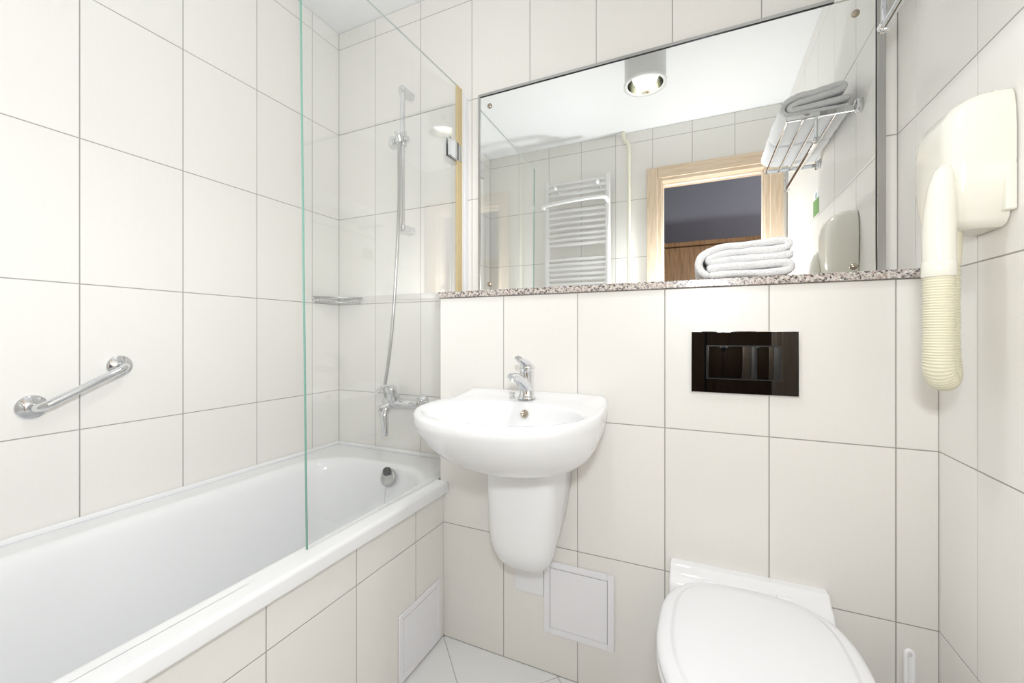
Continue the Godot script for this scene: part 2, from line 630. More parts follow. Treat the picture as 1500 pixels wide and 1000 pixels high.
func build_hall() -> void:
	var z0 := ZF + 0.12
	var z1 := 3.1
	struct("wall_hall_back", cbox(Vector3(-1.3, 0, z1), Vector3(1.5, 2.6, z1 + 0.1)), "hall_paint", Vector3.ZERO, "grey wall of the room beyond the doorway")
	struct("wall_hall_left", cbox(Vector3(-1.4, 0, z0), Vector3(-1.3, 2.6, z1 + 0.1)), "hall_paint", Vector3.ZERO, "grey side wall beyond the doorway")
	struct("wall_hall_right", cbox(Vector3(1.5, 0, z0), Vector3(1.6, 2.6, z1 + 0.1)), "hall_paint", Vector3.ZERO, "grey side wall on the far side of the doorway")
	struct("wall_hall_front", join([[cbox(Vector3(-1.3, 0, z0), Vector3(-0.27, 2.6, z0 + 0.02)), Transform3D()], [cbox(Vector3(0.405, 0, z0), Vector3(1.5, 2.6, z0 + 0.02)), Transform3D()], [cbox(Vector3(-0.27, 2.13, z0), Vector3(0.405, 2.6, z0 + 0.02)), Transform3D()]]), "hall_paint")
	struct("ceiling_hall", cbox(Vector3(-1.4, 2.6, z0), Vector3(1.6, 2.7, z1 + 0.1)), "hall_paint")
	struct("floor_hall", cbox(Vector3(-1.4, -0.1, z0), Vector3(1.6, 0, z1 + 0.1)), "hall_floor")
	var t := thing("wardrobe", "brown wooden wardrobe in the dark doorway, seen in the mirror", "wardrobe", Vector3(0, 0, 2.5))
	part("body", cbox(Vector3(-0.9, 0, 0.02), Vector3(1.1, 1.83, 0.58), 0.002), "wardrobe_wood", t)
	part("cornice", cbox(Vector3(-0.92, 1.832, -0.012), Vector3(1.12, 1.868, 0.59), 0.003), "wardrobe_wood", t)
	for k in 4:
		var x := -0.9 + 0.5 * k
		part("door", cbox(Vector3(x + 0.002, 0.06, 0), Vector3(x + 0.498, 1.822, 0.0195), 0.002), "wardrobe_wood", t)

func build_tub() -> void:
	var t := thing("bathtub", "white enamel built-in bathtub along the left wall", "bathtub", Vector3.ZERO)
	var y := 0.547
	var r := []
	r.append(rrect(-1.5505, -0.848, 0.0005, 1.5685, 0.002, y))
	r.append(rrect(-1.469, -0.866, 0.128, 1.494, 0.194, y))
	var top := rrect(-1.465, -0.870, 0.132, 1.49, 0.19, y)
	r.append(top)
	var spec := [[0.006, 0.0015], [0.012, 0.005], [0.018, 0.012], [0.023, 0.022], [0.028, 0.04], [0.034, 0.075], [0.044, 0.14], [0.058, 0.22], [0.075, 0.30], [0.095, 0.355], [0.125, 0.395], [0.17, 0.412], [0.24, 0.418]]
	for s in spec:
		var k: float = s[0]
		r.append(rrect(-1.465 + k, -0.870 - k, 0.132 + k * 0.9, 1.49 - k * 2.2, maxf(0.19 - k * 0.25, 0.05), y - s[1]))
	part("shell", loft(r, true, false, true), "enamel", t)
	# rolled outer lip
	var prof := [Vector2(-0.849, y), Vector2(-0.8485, y), Vector2(-0.8125, y), Vector2(-0.811, y - 0.0001), Vector2(-0.8072, y - 0.0017), Vector2(-0.8045, y - 0.0045), Vector2(-0.8031, y - 0.008), Vector2(-0.803, y - 0.0095), Vector2(-0.8032, 0.5125), Vector2(-0.8034, 0.511), Vector2(-0.8048, 0.508), Vector2(-0.806, 0.5078), Vector2(-0.8485, 0.5078), Vector2(-0.849, 0.509)]
	var a := []
	var b := []
	for p in prof:
		a.append(Vector3(p.x, p.y, ZB + 0.0008))
		b.append(Vector3(p.x, p.y, 1.5685))
	part("rim_lip", loft([a, b], true, true, true, true), "enamel", t)
	# raised bead along the walls
	part("wall_bead", join([[cbox(Vector3(-1.5505, y - 0.002, 0.0005), Vector3(-1.541, 0.5615, 1.5685), 0.004), Transform3D()], [cbox(Vector3(-1.541, y - 0.002, 0.0005), Vector3(-0.848, 0.5615, 0.010), 0.004), Transform3D()]]), "enamel", t)
	# overflow rosette with plug knob
	var oc := Vector3(-1.105, 0.504, 0.1735)
	var nrm := Vector3(0.02, 0.25, 1.0).normalized()
	var ov := part("overflow", lathe_to([[0.034, -0.006], [0.034, 0.003], [0.031, 0.007], [0.022, 0.009], [0.020, 0.0075], [0.0, 0.0075]], oc, nrm), "satin_metal", t, Vector3.ZERO, "grey metal overflow rosette")
	part("knob", lathe_to([[0.016, -0.004], [0.0165, 0.008], [0.014, 0.012], [0.0, 0.013]], oc + Vector3(0.001, 0.026, 0.006), nrm, 24), "dark_plug", ov, Vector3.ZERO, "dark plug resting on the overflow")
	part("chain", tube(smooth_path([oc + Vector3(-0.004, -0.028, 0.012), oc + Vector3(-0.006, -0.07, 0.012), oc + Vector3(-0.006, -0.15, 0.022)], 4), 0.0016, 6), "chrome", ov)
	part("drain", lathe_to([[0.034, 0.0], [0.034, 0.003], [0.024, 0.0045], [0.0, 0.004]], Vector3(-1.176, 0.138, 0.5), Vector3.UP), "chrome", t)

func build_screen() -> void:
	var x := -0.8525
	var t := thing("shower_screen", "frameless clear glass screen standing on the bathtub rim", "shower screen", Vector3(0, 0, 0))
	var z0 := 0.078
	var zb := 0.7465
	var zt := 0.7655
	var yb := 0.549
	var y0 := 2.020
	var y1 := 1.994
	var h := 0.003
	var c := [Vector2(z0, yb), Vector2(zb, yb), Vector2(zt, y1), Vector2(z0, y0)]
	var mb := MB.new()
	var A := []
	var B := []
	for p in c:
		A.append(Vector3(x - h, p.y, p.x))
		B.append(Vector3(x + h, p.y, p.x))
	mb.quad(B[0], B[1], B[2], B[3], FLAT)
	mb.quad(A[3], A[2], A[1], A[0], FLAT)
	part("pane", mb.done(), "clear_glass", t)
	var e := MB.new()
	e.quad(A[1], A[2], B[2], B[1], FLAT)
	var out := Vector3(0, 0, 0.0012)
	e.quad(A[1] + out, A[2] + out, B[2] + out, B[1] + out, FLAT)
	part("edge", join([[e.done(), Transform3D()]]), "glass_edge", t, Vector3.ZERO, "green polished glass edge")
	var e2 := MB.new()
	e2.quad(A[2], A[3], B[3], B[2], FLAT)
	part("edge", e2.done(), "glass_top_edge", t)
	part("seal", cbox(Vector3(x - 0.0045, yb, 0.044), Vector3(x + 0.0045, y0, z0 + 0.003), 0.001), "gold_seal", t, Vector3.ZERO, "yellowed sealing strip")
	part("bottom_seal", cbox(Vector3(x - 0.004, 0.5475, z0), Vector3(x + 0.004, 0.5505, zb - 0.004), 0.0008), "clear_glass", t)
	part("wall_profile", join([[cbox(Vector3(x - 0.016, 0.5625, 0.0005), Vector3(x + 0.0055, 2.006, 0.026), 0.002), Transform3D()], [cbox(Vector3(x - 0.011, 0.5625, 0.026), Vector3(x + 0.004, 2.012, 0.044), 0.002), Transform3D()]]), "white_plastic", t, Vector3.ZERO, "white wall profile")
	for yy in [1.760, 0.80]:
		var hg := part("hinge", join([
			[cbox(Vector3(x + 0.0035, yy - 0.035, 0.078), Vector3(x + 0.0105, yy + 0.035, 0.148), 0.0015), Transform3D()],
			[cbox(Vector3(x - 0.0115, yy - 0.035, 0.078), Vector3(x - 0.0035, yy + 0.035, 0.148), 0.0015), Transform3D()]]), "chrome", t, Vector3.ZERO, "chrome glass hinge")
		part("barrel", rod(Vector3(x, yy - 0.03, 0.064), Vector3(x, yy + 0.03, 0.064), 0.012, 16), "chrome", hg)

func build_ledge() -> void:
	var o := part("granite_ledge", cbox(Vector3(-0.8465, 1.189, 0.0002), Vector3(0.4845, 1.2095, 0.221), 0.0015), "granite", self)
	tag(o, "speckled grey granite ledge running below the mirror", "shelf")

func build_mirror() -> void:
	var t := thing("wall_mirror", "large framed mirror standing on the granite ledge", "mirror", Vector3(0, 0, 0))
	var x0 := -0.794
	var x1 := 0.456
	var y0 := 1.2105
	var y1 := 2.002
	part("pane", cbox(Vector3(x0 + 0.006, y0 + 0.001, 0.002), Vector3(x1 - 0.006, y1 - 0.006, 0.012), 0.0003), "mirror_glass", t)
	part("frame", cbox(Vector3(x0, y0, 0.0005), Vector3(x0 + 0.0085, y1, 0.0155), 0.001), "satin_metal", t)
	part("frame", cbox(Vector3(x1 - 0.019, y0, 0.0005), Vector3(x1, y1, 0.0155), 0.001), "satin_metal", t)
	part("frame", cbox(Vector3(x0 + 0.0085, y1 - 0.010, 0.0005), Vector3(x1 - 0.019, y1, 0.0155), 0.001), "satin_metal", t)
	part("gasket", cbox(Vector3(x0 + 0.0085, y1 - 0.0125, 0.0022), Vector3(x1 - 0.019, y1 - 0.010, 0.0145), 0.0002), "dark_metal", t)
	part("gasket", cbox(Vector3(x1 - 0.0212, y0, 0.0022), Vector3(x1 - 0.019, y1 - 0.0125, 0.0145), 0.0002), "dark_metal", t)
	for p in [Vector2(-0.744, 1.949), Vector2(-0.744, 1.256), Vector2(0.391, 1.946), Vector2(0.387, 1.249)]:
		part("screw_cap", lathe_to([[0.0095, 0.0], [0.0095, 0.0025], [0.0075, 0.005], [0.0, 0.0062]], Vector3(p.x, p.y, 0.0119), Vector3(0, 0, 1), 20), "screw_metal", t)

# ------------------------------------------------------------------ washbasin
const BX := -0.474
func basin_outline(a: float) -> Vector2:
	# a: 0 = right, PI/2 = front; result (x from centre, distance from wall)
	var c := cos(a)
	var s := sin(a)
	if s >= 0.0:
		var n := 2.12
		return Vector2(0.252 * signf(c) * pow(absf(c), 2.0 / n), 0.205 + 0.248 * pow(s, 2.0 / n))
	var m := 14.0
	var back := pow(-s, 2.0 / m)
	return Vector2(0.252 * signf(c) * pow(absf(c), 2.0 / m) * (1.0 - 0.105 * back * back), 0.205 - 0.2048 * back)

func build_basin() -> void:
	var t := thing("washbasin", "white ceramic wall-hung washbasin with a half pedestal", "washbasin", Vector3(0, 0, 0))
	var N := 88
	var rings := []
	var ys := 0.0
	# bowl from the middle out
	var bowl := [[0.02, 0.722], [0.25, 0.725], [0.5, 0.737], [0.7, 0.757], [0.84, 0.785], [0.93, 0.815], [0.98, 0.84], [1.0, 0.8515], [1.03, 0.8565]]
	for b in bowl:
		var ring := []
		for j in N:
			var a := TAU * j / N
			var k: float = b[0]
			ring.append(Vector3(BX + 0.212 * k * cos(a), b[1] + basin_dy(a) * 0.25 * k * k, ZB + 0.262 + 0.148 * k * sin(a)))
		rings.append(ring)
	for b in [[0.03, 0.8592, 0.15], [0.08, 0.8605, 0.17], [0.35, 0.8615, 0.25], [0.68, 0.8630, 0.55], [0.88, 0.8625, 0.88], [0.96, 0.8595, 1.0], [0.99, 0.855, 1.0], [1.0, 0.849, 1.0], [1.0, 0.843, 1.0]]:
		var ring := []
		for j in N:
			var a := TAU * j / N
			var o := basin_outline(a)
			var i := Vector2(0.212 * 1.03 * cos(a), 0.262 + 0.148 * 1.03 * sin(a))
			var p := i.lerp(o, b[0])
			if sin(a) < 0.0 and b[0] > 0.9:
				p.y = maxf(p.y, 0.0)
			ring.append(Vector3(BX + p.x, b[1] + basin_dy(a) * b[2], ZB + maxf(p.y, 0.0002)))
		rings.append(ring)
	for b in [[0.994, 0.99, 0.835], [0.985, 0.975, 0.82], [0.965, 0.945, 0.80], [0.92, 0.885, 0.770], [0.845, 0.80, 0.740], [0.74, 0.70, 0.713], [0.62, 0.60, 0.694], [0.50, 0.52, 0.687], [0.40, 0.45, 0.684]]:
		var ring := []
		for j in N:
			var a := TAU * j / N
			var o := basin_outline(a)
			var dy: float = basin_dy(a) * clampf((b[2] - 0.80) / 0.04, 0.0, 1.0)
			ring.append(Vector3(BX + o.x * b[0], b[2] + dy, ZB + maxf(o.y * b[1], 0.0002)))
		rings.append(ring)
	part("bowl", loft(rings, true, true, true, true), "ceramic", t)
	# half pedestal
	var pr := []
	for s in [[0.735, 0.122, 0.108, 0.180], [0.68, 0.122, 0.107, 0.180], [0.62, 0.116, 0.106, 0.178], [0.56, 0.108, 0.104, 0.176], [0.50, 0.097, 0.102, 0.172], [0.46, 0.087, 0.099, 0.168], [0.43, 0.076, 0.094, 0.161], [0.405, 0.063, 0.085, 0.150], [0.384, 0.050, 0.072, 0.134], [0.369, 0.038, 0.054, 0.112], [0.360, 0.025, 0.033, 0.084], [0.357, 0.012, 0.013, 0.055]]:
		var ring := []
		var yy: float = s[0]
		var bw: float = s[1]
		var fw: float = s[2]
		var fd: float = s[3]
		var n := 30
		# right wall edge -> front round -> left wall edge
		ring.append(Vector3(BX + bw, yy, ZB + 0.0003))
		ring.append(Vector3(BX + lerpf(bw, fw, 0.5), yy, ZB + (fd - fw * 0.62) * 0.5))
		for k in n + 1:
			var a := PI * k / n
			var cx := signf(cos(a)) * pow(absf(cos(a)), 0.78)
			var sz := pow(sin(a), 0.78) if sin(a) > 0.0 else 0.0
			ring.append(Vector3(BX + fw * cx, yy, ZB + maxf(fd - fw * 0.62, 0.004) + fw * 0.62 * sz))
		ring.append(Vector3(BX - lerpf(bw, fw, 0.5), yy, ZB + (fd - fw * 0.62) * 0.5))
		ring.append(Vector3(BX - bw, yy, ZB + 0.0003))
		pr.append(ring)
	part("half_pedestal", loft(pr, true, true, true), "ceramic", t)
	# overflow hole
	part("overflow_ring", lathe_to([[0.0115, -0.004], [0.0115, 0.002], [0.0095, 0.003], [0.008, 0.001], [0.0, 0.0005]], Vector3(-0.462, 0.832, ZB + 0.1265), Vector3(0.0, 0.55, 1.0), 24), "screw_metal", t, Vector3.ZERO, "metal overflow ring")
	# faucet
	var fc := Vector3(-0.4745, 0.8690, 0.290)
	var f := thing("basin_faucet", "chrome single-lever mixer tap on the washbasin", "tap", fc)
	part("body", lathe([[0.027, 0.0], [0.027, 0.004], [0.0245, 0.007], [0.0225, 0.012], [0.021, 0.03], [0.0205, 0.06], [0.021, 0.078], [0.0215, 0.082]], 28), "chrome", f)
	var sp := smooth_path([Vector3(0, 0.026, 0.0), Vector3(0, 0.043, 0.020), Vector3(0, 0.059, 0.050), Vector3(0, 0.072, 0.085), Vector3(0, 0.076, 0.104), Vector3(0, 0.074, 0.114)], 5)
	var rr := []
	for i in sp.size():
		var u := float(i) / (sp.size() - 1)
		rr.append(lerpf(0.0215, 0.0125, minf(1.0, u * 1.25)) * (1.0 if u < 0.93 else lerpf(1.0, 0.7, (u - 0.93) / 0.07)))
	part("spout", tube(sp, rr, 18, Vector2(1.0, 0.8)), "chrome", f)
	part("aerator", rod(Vector3(0, 0.070, 0.104), Vector3(0, 0.061, 0.106), 0.009, 18), "chrome", f)
	part("cartridge_ring", lathe([[0.0205, 0.082], [0.0205, 0.0845], [0.022, 0.0855], [0.0225, 0.092], [0.0215, 0.098], [0.017, 0.104], [0.0, 0.106]], 28), "chrome", f)
	var lv := smooth_path([Vector3(0, 0.090, -0.012), Vector3(0, 0.103, 0.006), Vector3(0, 0.113, 0.030), Vector3(0, 0.121, 0.055), Vector3(0, 0.126, 0.070)], 5)
	var lr := []
	for i in lv.size():
		var u := float(i) / (lv.size() - 1)
		lr.append(lerpf(0.0225, 0.0115, pow(u, 0.8)) * (1.0 if u < 0.95 else 0.75))
	part("lever", tube(lv, lr, 18, Vector2(0.95, 0.62)), "chrome", f)
	# plug chain stay
	var k := part("plug_stay", join([[lathe([[0.0095, 0.0], [0.0095, 0.003], [0.0075, 0.004], [0.0075, 0.010], [0.0095, 0.011], [0.0095, 0.016], [0.0, 0.0165]], 20), Transform3D()]]), "chrome", self, Vector3(-0.524, 0.8675, 0.286))
	tag(k, "small chrome plug stay on the washbasin deck beside the tap", "plug stay")

func basin_dy(a: float) -> float:
	# the deck along the wall stands a little higher than the front rim
	var s := sin(a)
	return 0.022 * smoothstep(0.15, -0.8, s) - 0.006 * smoothstep(0.2, 1.0, s)

func build_toilet() -> void:
	var cx := 0.104
	var t := thing("toilet", "white wall-hung toilet with closed lid below the flush plate", "toilet", Vector3(0, 0, 0))
	# ceramic: back block and bowl
	var N := 64
	var egg := func(a: float, hw: float, zb: float, zf: float, sq: float) -> Vector2:
		var s := sin(a)
		var c := cos(a)
		var zm := lerpf(zb, zf, 0.46)
		if s >= 0.0:
			return Vector2(hw * signf(c) * pow(absf(c), 0.96), zm + (zf - zm) * pow(s, 0.96))
		return Vector2(hw * signf(c) * pow(absf(c), sq), zm - (zm - zb) * pow(-s, sq))
	var rings := []
	for s in [[0.40, 0.17, 0.53, 0.45], [0.385, 0.176, 0.535, 0.45], [0.36, 0.176, 0.53, 0.45], [0.32, 0.17, 0.51, 0.45], [0.26, 0.155, 0.46, 0.45], [0.20, 0.14, 0.39, 0.45], [0.15, 0.125, 0.31, 0.45], [0.12, 0.11, 0.24, 0.45], [0.11, 0.09, 0.18, 0.45]]:
		var ring := []
		for j in N:
			var p: Vector2 = egg.call(TAU * j / N, s[1], 0.0005, s[2], s[3])
			ring.append(Vector3(cx + p.x, s[0], ZB + p.y))
		rings.append(ring)
	part("bowl", loft(rings, true, true, true, true), "ceramic", t)
	# raised back of the ceramic, flush with the wall
	var bk := []
	for s in [[0.30, 0.176, 0.075], [0.405, 0.177, 0.078], [0.414, 0.1775, 0.062], [0.420, 0.1775, 0.046], [0.428, 0.1775, 0.036], [0.437, 0.1775, 0.030], [0.4405, 0.1765, 0.027], [0.4415, 0.1745, 0.023]]:
		bk.append(rrect(cx - s[1], cx + s[1], ZB + 0.0003, ZB + s[2], 0.006, s[0], 4))
	part("back_ledge", loft(bk, true, true, true, true), "ceramic", t)
	# seat and lid
	var seat := []
	for s in [[0.4185, 0.178, 0.095, 0.535], [0.4185, 0.184, 0.090, 0.541], [0.423, 0.187, 0.087, 0.544], [0.430, 0.187, 0.087, 0.544], [0.4335, 0.184, 0.090, 0.541], [0.434, 0.178, 0.095, 0.535]]:
		var ring := []
		for j in N:
			var p: Vector2 = egg.call(TAU * j / N, s[1], s[2], s[3], 0.72)
			ring.append(Vector3(cx + p.x, s[0] - 0.016, ZB + p.y))
		seat.append(ring)
	part("seat", loft(seat, true, true, true), "white_plastic", t)
	var lid := []
	for s in [[0.4185, 0.181, 0.072, 0.540], [0.4195, 0.186, 0.068, 0.545], [0.425, 0.188, 0.066, 0.547], [0.431, 0.187, 0.067, 0.546], [0.4355, 0.183, 0.070, 0.542], [0.438, 0.176, 0.074, 0.535], [0.4395, 0.164, 0.080, 0.523], [0.4395, 0.1595, 0.0815, 0.5185], [0.4425, 0.1575, 0.0825, 0.5165], [0.4445, 0.150, 0.086, 0.508], [0.446, 0.11, 0.115, 0.46], [0.4465, 0.05, 0.18, 0.37]]:
		var ring := []
		for j in N:
			var p: Vector2 = egg.call(TAU * j / N, s[1], s[2], s[3], 0.66)
			ring.append(Vector3(cx + p.x, s[0], ZB + p.y))
		lid.append(ring)
	part("lid", loft(lid, true, true, true), "white_plastic", t)
	for s in [-1, 1]:
		part("hinge", rod(Vector3(cx + s * 0.078 - 0.014, 0.4265, ZB + 0.063), Vector3(cx + s * 0.078 + 0.014, 0.4265, ZB + 0.063), 0.0085, 14), "white_plastic", t)

func build_flush_plate() -> void:
	var t := thing("flush_plate", "glossy black dual flush plate with chrome edge", "flush plate", Vector3(0.101, 0.988, ZB))
	part("surround", rbox_at(Vector3(0, 0, 0.0052), Vector3(0.123, 0.082, 0.005), 0.0012, 2), "chrome", t, Vector3.ZERO, "chrome edge")
	part("face", cbox(Vector3(-0.1212, -0.0802, 0.010), Vector3(0.1212, 0.0802, 0.0112), 0.0004), "black_gloss", t)
	part("recess", cbox(Vector3(-0.085, -0.0445, 0.0110), Vector3(0.0845, 0.0445, 0.0116), 0.0002), "dark_plug", t)
	part("button", rbox_at(Vector3(-0.0275, 0, 0.0126), Vector3(0.0555, 0.0425, 0.0022), 0.0018, 2), "black_gloss", t)
	part("button", rbox_at(Vector3(0.0565, 0, 0.0126), Vector3(0.0262, 0.0425, 0.0022), 0.0018, 2), "black_gloss", t)

func hatch(label: String, at: Vector3, turn: float, w: float, h: float) -> void:
	var t := thing("access_hatch", label, "hatch", at, "")
	t.rotation.y = turn
	var fw := 0.020
	var rail := func(a: Vector3, b: Vector3) -> void:
		part("frame", cbox(a, b, 0.0018), "hatch_plastic", t)
	rail.call(Vector3(-w / 2, -h / 2, 0), Vector3(-w / 2 + fw, h / 2, 0.005))
	rail.call(Vector3(w / 2 - fw, -h / 2, 0), Vector3(w / 2, h / 2, 0.005))
	rail.call(Vector3(-w / 2 + fw, h / 2 - fw, 0), Vector3(w / 2 - fw, h / 2, 0.005))
	rail.call(Vector3(-w / 2 + fw, -h / 2, 0), Vector3(w / 2 - fw, -h / 2 + fw, 0.005))
	part("backing", cbox(Vector3(-w / 2 + fw, -h / 2 + fw, 0), Vector3(w / 2 - fw, h / 2 - fw, 0.0015), 0.0002), "hatch_gap", t)
	part("door", cbox(Vector3(-w / 2 + fw + 0.0013, -h / 2 + fw + 0.0013, 0.0015), Vector3(w / 2 - fw - 0.0013, h / 2 - fw - 0.0013, 0.0046), 0.0008), "hatch_plastic", t)

func build_hatches() -> void:
	hatch("square white access hatch in the wall beside the half pedestal", Vector3(-0.3375, 0.2405, ZB + 0.0002), 0.0, 0.219, 0.226)
	hatch("square white access hatch in the tiled bathtub front", Vector3(-0.8228, 0.112, 0.346), PI / 2, 0.218, 0.210)
	var o := part("cover_plate", rbox_at(Vector3(-0.497, 0.306, ZB + 0.003), Vector3(0.049, 0.069, 0.0028), 0.002, 2), "white_plastic", self)
	tag(o, "plain white plastic cover plate behind the half pedestal", "cover plate")

func build_dryer() -> void:
	var t := thing("hair_dryer", "ivory wall-mounted hair dryer with corrugated hose on the right wall", "hair dryer", Vector3(0, 0, 0))
	part("wall_plate", rbox_at(Vector3(0.4775, 1.312, 0.392), Vector3(0.007, 0.040, 0.073), 0.003, 3), "ivory_plastic", t)
	# housing: sections rounded towards the room, square towards the wall, stacked upwards
	var rings := []
	for s in [[1.250, 0.430, 0.350, 0.430, 0.02], [1.254, 0.418, 0.338, 0.441, 0.024], [1.266, 0.408, 0.325, 0.448, 0.026], [1.30, 0.402, 0.317, 0.455, 0.03], [1.345, 0.398, 0.313, 0.464, 0.034], [1.36, 0.398, 0.312, 0.466, 0.034], [1.41, 0.398, 0.312, 0.466, 0.034], [1.445, 0.402, 0.315, 0.464, 0.034], [1.465, 0.411, 0.32, 0.461, 0.032], [1.476, 0.424, 0.327, 0.457, 0.028], [1.482, 0.440, 0.336, 0.450, 0.022], [1.484, 0.455, 0.346, 0.442, 0.014]]:
		var full := rrect(s[1], 0.4825, s[2], s[3], s[4], s[0], 6)
		for k in full.size():
			if full[k].x > 0.4825 - s[4] - 0.0001 and (k < 7 or k > 20):
				# square off the two corners at the wall
				var back: float = s[3] if k < 7 else s[2]
				var u: float = (full[k].x - (0.4825 - s[4])) / s[4]
				full[k] = Vector3(full[k].x, s[0], back)
				if u > 0.99:
					full[k].x = 0.4825
		rings.append(full)
	part("housing", loft(rings, true, true, true, true), "ivory_plastic", t)
	# handle with nozzle, parked in the housing's side
	var ax := Vector3(0.3900, 0, 0.452)
	var hp := []
	var hr := []
	for s in [[1.366, 0.003, 0.014], [1.362, 0.008, 0.013], [1.350, 0.0135, 0.010], [1.325, 0.018, 0.005], [1.285, 0.0212, 0.002], [1.24, 0.0225, 0.0], [1.192, 0.0225, 0.0]]:
		hp.append(Vector3(ax.x + s[2] * 0.8, s[0], ax.z - s[2] * 0.4))
		hr.append(s[1])
	var h := part("handle", tube(hp, hr, 28), "ivory_plastic", t)
	part("collar", lathe_to([[0.0225, 0.0], [0.0234, 0.002], [0.0234, 0.026], [0.0222, 0.0285]], Vector3(ax.x, 1.164, ax.z), Vector3.UP, 28), "ivory_plastic", h)
	# hose: down, round and up to the housing
	var pts := smooth_path([Vector3(ax.x, 1.166, ax.z), Vector3(ax.x, 1.10, ax.z), Vector3(ax.x, 1.03, ax.z), Vector3(ax.x + 0.003, 0.995, ax.z - 0.006), Vector3(ax.x + 0.018, 0.979, ax.z - 0.028), Vector3(ax.x + 0.033, 0.995, ax.z - 0.050), Vector3(ax.x + 0.036, 1.04, ax.z - 0.055), Vector3(ax.x + 0.036, 1.12, ax.z - 0.055), Vector3(ax.x + 0.036, 1.20, ax.z - 0.055)], 40)
	var even := resample(pts, 0.0012)
	var hr2 := []
	for i in even.size():
		var u := float(i) / (even.size() - 1)
		var base := lerpf(0.0212, 0.0150, smoothstep(0.42, 0.66, u))
		hr2.append(base + 0.0012 * cos(TAU * i / 4.0))
	part("hose", tube(even, hr2, 22), "hose_plastic", t)
	part("hose_socket", lathe_to([[0.0155, 0.0], [0.0165, 0.01], [0.019, 0.06]], Vector3(ax.x + 0.036, 1.192, ax.z - 0.055), Vector3.UP, 20), "hose_plastic", t)

func resample(p: Array, step: float) -> Array:
	var out := [p[0]]
	var left := step
	for i in p.size() - 1:
		var a: Vector3 = p[i]
		var b: Vector3 = p[i + 1]
		var l := a.distance_to(b)
		var s := left
		while s <= l:
			out.append(a.lerp(b, s / l))
			s += step
		left = s - l
	return out

func build_rack() -> void:
	var t := thing("towel_rack", "chrome towel rack with four rods and a hanging bar on the right wall", "towel rack", Vector3(0, 0, 0))
	var y := 1.812
	for z in [0.3, 0.82]:
		part("flange", lathe_to([[0.0, 0.016], [0.021, 0.016], [0.024, 0.013], [0.025, 0.0], [0.0, 0.0]], Vector3(XR, y + 0.004, z), Vector3(-1, 0, 0), 28), "chrome", t)
		part("arm", cbox(Vector3(0.274, y - 0.009, z - 0.005), Vector3(XR - 0.012, y + 0.009, z + 0.005), 0.002), "chrome", t)
		part("drop_post", rod(Vector3(0.362, y - 0.008, z), Vector3(0.362, 1.728, z), 0.006, 14), "chrome", t)
		part("bar_cap", lathe_to([[0.0, -0.007], [0.0095, -0.007], [0.0115, -0.005], [0.0115, 0.005], [0.0095, 0.007], [0.0, 0.007]], Vector3(0.362, 1.724, z), Vector3(0, 0, 1), 20), "chrome", t)
	for x in [0.281, 0.330, 0.374, 0.420]:
		part("rod", rod(Vector3(x, y, 0.302), Vector3(x, y, 0.818), 0.0042, 12), "chrome", t)
	part("hanging_bar", rod(Vector3(0.362, 1.724, 0.306), Vector3(0.362, 1.724, 0.814), 0.0075, 16), "chrome", t)
	# two folded towels on it
	var b := y + 0.0094
	var path := [Vector2(0.455, b + 0.010), Vector2(0.38, b + 0.0095), Vector2(0.31, b + 0.0095), Vector2(0.279, b + 0.014), Vector2(0.266, b + 0.035), Vector2(0.279, b + 0.060), Vector2(0.31, b + 0.073), Vector2(0.38, b + 0.082), Vector2(0.432, b + 0.089), Vector2(0.443, b + 0.083), Vector2(0.432, b + 0.071), Vector2(0.38, b + 0.062), Vector2(0.32, b + 0.053), Vector2(0.296, b + 0.043), Vector2(0.292, b + 0.034), Vector2(0.302, b + 0.028), Vector2(0.37, b + 0.033), Vector2(0.452, b + 0.040)]
	var w1 := part("folded_towel", towel_band(path, 0.0225, 0.310, 0.556), "terry", self)
	w1.name = numbered("folded_towel")
	tag(w1, "folded white towel on the rack, at the end nearer the mirror", "towel", "folded white towels")
	var w2 := part("folded_towel", towel_band(path, 0.0225, 0.561, 0.797), "terry", self)
	w2.name = numbered("folded_towel")
	tag(w2, "folded white towel on the rack, at the end away from the mirror", "towel", "folded white towels")
	# the one on the ledge
	var q := 1.2132
	var p1 := [Vector2(0.016, q + 0.010), Vector2(0.001, q + 0.022), Vector2(-0.001, q + 0.047), Vector2(0.018, q + 0.070), Vector2(0.06, q + 0.083), Vector2(0.13, q + 0.085), Vector2(0.193, q + 0.089), Vector2(0.204, q + 0.081), Vector2(0.194, q + 0.070), Vector2(0.13, q + 0.067), Vector2(0.07, q + 0.065), Vector2(0.035, q + 0.058), Vector2(0.024, q + 0.050), Vector2(0.035, q + 0.044), Vector2(0.08, q + 0.047), Vector2(0.15, q + 0.0505), Vector2(0.207, q + 0.0515)]
	var p2 := [Vector2(0.026, q + 0.0275), Vector2(0.1, q + 0.0305), Vector2(0.19, q + 0.0325), Vector2(0.209, q + 0.022), Vector2(0.19, q + 0.0100), Vector2(0.1, q + 0.0092), Vector2(0.03, q + 0.0092)]
	var w3 := part("folded_towel", join([[towel_band(p1, 0.0205, 0.05, 0.203), Transform3D()], [towel_band(p2, 0.0225, 0.055, 0.205), Transform3D()]]), "terry", self)
	w3.name = numbered("folded_towel")
	tag(w3, "folded white towel lying on the granite ledge before the mirror", "towel", "folded white towels")

